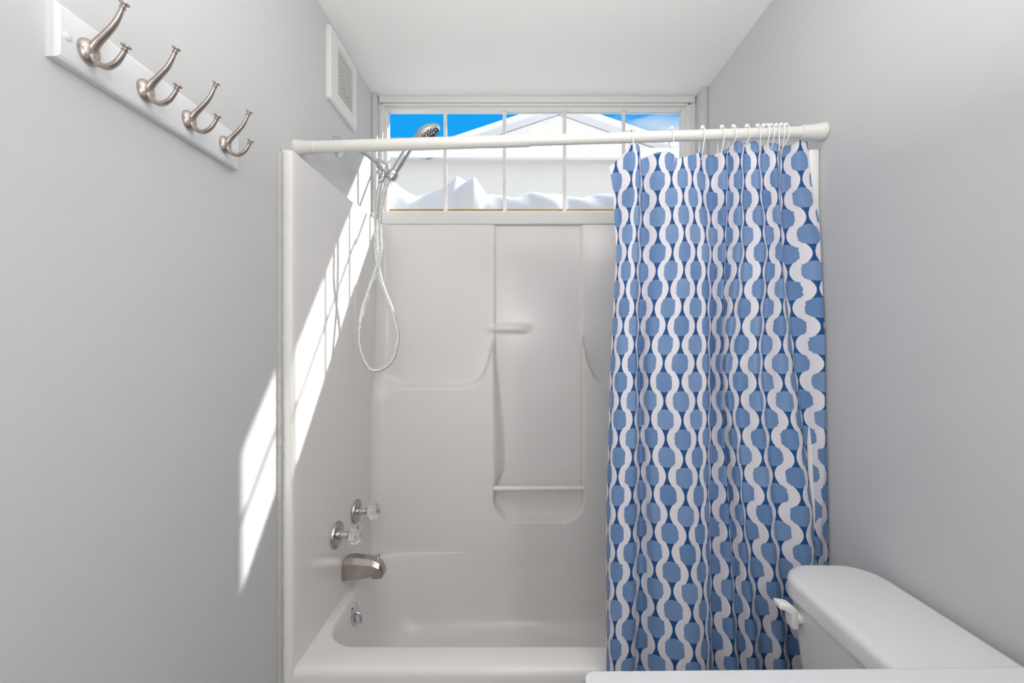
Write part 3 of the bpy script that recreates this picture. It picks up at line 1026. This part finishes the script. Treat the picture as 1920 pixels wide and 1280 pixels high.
MB().rings([tank_loop(0.035, 0.40, 0), tank_loop(0.028, 0.43, 0), tank_loop(0.012, 0.60, 0), tank_loop(0.0, TZ - 0.044, 0)], True, True).build('tank', M_porc, tl, smooth=45)
lv = MB()
ly, lz = 0.905, CZ - 0.600
lv.lathe([(0, -0.006), (0.012, -0.006), (0.012, 0.010), (0.010, 0.013), (0, 0.013)], (0.624, ly, lz), (-1, 0, 0), 20, False, False)
lv.prism([(0.614, lz - 0.022), (0.600, lz - 0.022), (0.5965, lz + 0.010), (0.585, lz + 0.018), (0.572, lz + 0.022), (0.572, lz + 0.034), (0.598, lz + 0.030), (0.612, lz + 0.020)], 'y', ly - 0.008, ly + 0.018, 0.003)
lv.build('flush_lever', M_plast, tl, smooth=40)
# bowl, seat and base
bw = MB()
def oval_loop(cx, ax, ay, z):
    return [Vector((cx - ax * math.cos(2 * math.pi * k / 36), 0.775 + ay * math.sin(2 * math.pi * k / 36), z)) for k in range(36)]


bw.rings([oval_loop(0.47, 0.20, 0.11, 0.0), oval_loop(0.47, 0.19, 0.10, 0.03), oval_loop(0.46, 0.17, 0.10, 0.15), oval_loop(0.42, 0.22, 0.15, 0.28), oval_loop(0.40, 0.25, 0.18, 0.37), oval_loop(0.40, 0.25, 0.18, 0.395)], True, True)
bw.box(0.50, 0.83, 0.65, 0.90, 0.25, 0.40, 0.03, 3)
bw.build('bowl', M_porc, tl, smooth=50)
st = MB().rings([oval_loop(0.40, 0.255, 0.185, 0.395), oval_loop(0.40, 0.26, 0.19, 0.402), oval_loop(0.40, 0.26, 0.19, 0.42), oval_loop(0.40, 0.25, 0.18, 0.43)], True, True)
st.build('seat_lid', M_plast, tl, smooth=50)

# ------------------------------------------------------------------ vanity
vc = thing('vanity_cabinet', 'white vanity cabinet below the white counter at lower right', 'cabinet', (0.48, 0.1, 0))
MB().box(0.125, XR - 0.003, -0.46, 0.530, 0.0, CZ - 0.472, 0.004).build('body', M_cab, vc)
for k in range(2):
    ya = -0.44 + k * 0.485
    d = MB().box(0.106, 0.126, ya, ya + 0.47, 0.12, 0.78, 0.004).build('door', M_cab, vc)
    hy = ya + (0.43 if k == 0 else 0.04)
    MB().tube([(0.108, hy, 0.60), (0.082, hy, 0.605), (0.082, hy, 0.695), (0.108, hy, 0.70)], 0.005, 10).build('handle', M_nickel, d)
ct = MB()
cpts = []
C_Y0, C_Y1 = 0.5580, 0.5668
for i in range(9):
    a = math.radians(180 - 90 * i / 8)
    cpts.append((0.089 + 0.012 + 0.012 * math.cos(a), C_Y0 - 0.012 + 0.012 * math.sin(a)))
poly = [(0.089, -0.48)] + cpts + [(XR - 0.001, C_Y1), (XR - 0.001, -0.48)]
ct.prism(poly, 'z', CZ - 0.472, CZ - 0.4405, 0.004)
# a hairline scratch near the edge is part of the worn top
tag(ct.build('vanity_countertop', M_counter, smooth=40, origin=(0.47, 0.05, CZ - 0.472)), 'white vanity countertop with a rounded corner along the bottom edge', 'countertop')

# unseen housing added for the ceiling fill light behind the camera
lmp = thing('ceiling_fill_lamp', 'round white housing of an added ceiling fill lamp behind the viewer', 'lamp', (0.1, -0.35, ZC))
MB().lathe([(0, 0.0), (0.24, 0.0), (0.25, -0.02), (0.245, -0.034), (0.235, -0.036), (0, -0.036)], (0.1, -0.35, ZC), (0, 0, 1), 40, False, False).build('base', M_plast, lmp)

vl = thing('side_fill_lamp', 'slim housing of an added fill lamp on the right wall, out of view', 'lamp', (XR, -0.15, 2.05))  # unseen bar added to house the side fill light
MB().box(XR - 0.03, XR, -0.48, 0.18, 2.0, 2.1, 0.006).build('backplate', M_nickel, vl)

# ------------------------------------------------------------------ outside
def gable(py_line, depth):
    return depth


HD = 8.0
nh = thing('neighbour_house', 'white gabled house with a snowy roof seen through the window', 'house', (0.8, HD, 0))
apx = at(1051, 187, HD)
lf = at(700, 304, HD)
rt = at(1420, 315, HD)
gw = MB()
dzr = 0.16
gw.prism([(lf.x + 0.3, -2.5), (rt.x - 0.3, -2.5), (rt.x - 0.3, rt.z - dzr + 0.08), (apx.x, apx.z - dzr), (lf.x + 0.3, lf.z - dzr + 0.08)], 'y', HD + 0.25, HD + 5.0)
gw.build('gable_wall', M_siding, nh, smooth=20)
for a, b in ((lf, apx), (rt, apx)):
    rf = MB()
    d = (b - a).normalized()
    a2 = a - d * 0.4
    rf.prism([(a2.x, a2.z - dzr * 0.9), (b.x, b.z - dzr * 0.9), (b.x, b.z), (a2.x, a2.z)], 'y', HD, HD + 5.2, 0.03)
    rf.build('snowy_roof_slope', M_snow, nh, smooth=30)
# lower grey wall and its snowy lean-to roof in front of the gable
WD = 5.0
zw = at(900, 303, WD).z
lw = thing('shed', 'plain pale grey shed wall under a snowy sloping roof in front of the house', 'shed', (0.3, WD, 0))
MB().box(-2.6, 3.8, WD, WD + 0.15, -2.5, zw).build('wall', M_siding_w, lw)
zt2 = at(900, 279, HD).z
MB().prism([(WD - 0.15, zw - 0.02), (HD - 0.04, zt2 - 0.1), (HD - 0.04, zt2), (WD - 0.15, zw + 0.07)], 'x', -2.7, 3.9, 0.02).build('snowy_roof', M_snow, lw)
# snow heaped on the ledge just outside the glass
prof_px = [600, 700, 728, 742, 760, 785, 812, 832, 845, 858, 868, 876, 892, 903, 912, 930, 960, 1000, 1040, 1060, 1080, 1120, 1170, 1250, 1330]
prof_py = [360, 350, 350, 343, 356, 368, 366, 358, 345, 334, 340, 345, 332, 348, 364, 367, 371, 366, 366, 372, 370, 366, 368, 368, 370]
SD = 2.30
nxs, nys = 220, 40
sx = np.linspace(-1.1, 1.25, nxs)
hz = np.interp(VX + sx * F / SD, prof_px, prof_py)
hz = CZ + (VY - hz) * SD / F
sv, sf = [], []
for j in range(nys):
    v = j / (nys - 1)
    y = 2.04 + 0.75 * v
    b = math.sin(math.pi * min(1.0, v * 1.42 if v < 0.352 else 0.5 + (v - 0.352) * 0.77)) ** 0.7
    for i in range(nxs):
        wob = 0.012 * math.sin(sx[i] * 23 + v * 9) * math.sin(v * 14 + sx[i] * 11)
        sv.append((sx[i], y, max(1.80, 1.80 + (hz[i] - 1.80) * b + wob * b)))
for j in range(nys - 1):
    for i in range(nxs - 1):
        a = j * nxs + i
        sf.append((a, a + 1, a + nxs + 1, a + nxs))
o_ = MB().add(sv, sf).build('snow_drift', M_snow, smooth=80)
tag(o_, 'white snow drift heaped on the ledge just outside the window glass', 'snow')
o_['kind'] = 'stuff'
struct(MB().box(-1.3, 1.5, YB + 0.055, 2.85, 1.70, 1.806).build('trim_7', M_trim))
gd = MB().box(-40, 40, 2.9, 60, -2.7, -2.5).build('ground', M_snow)
struct(gd)

for o in bpy.data.objects:
    if '_at' in o:
        del o['_at']
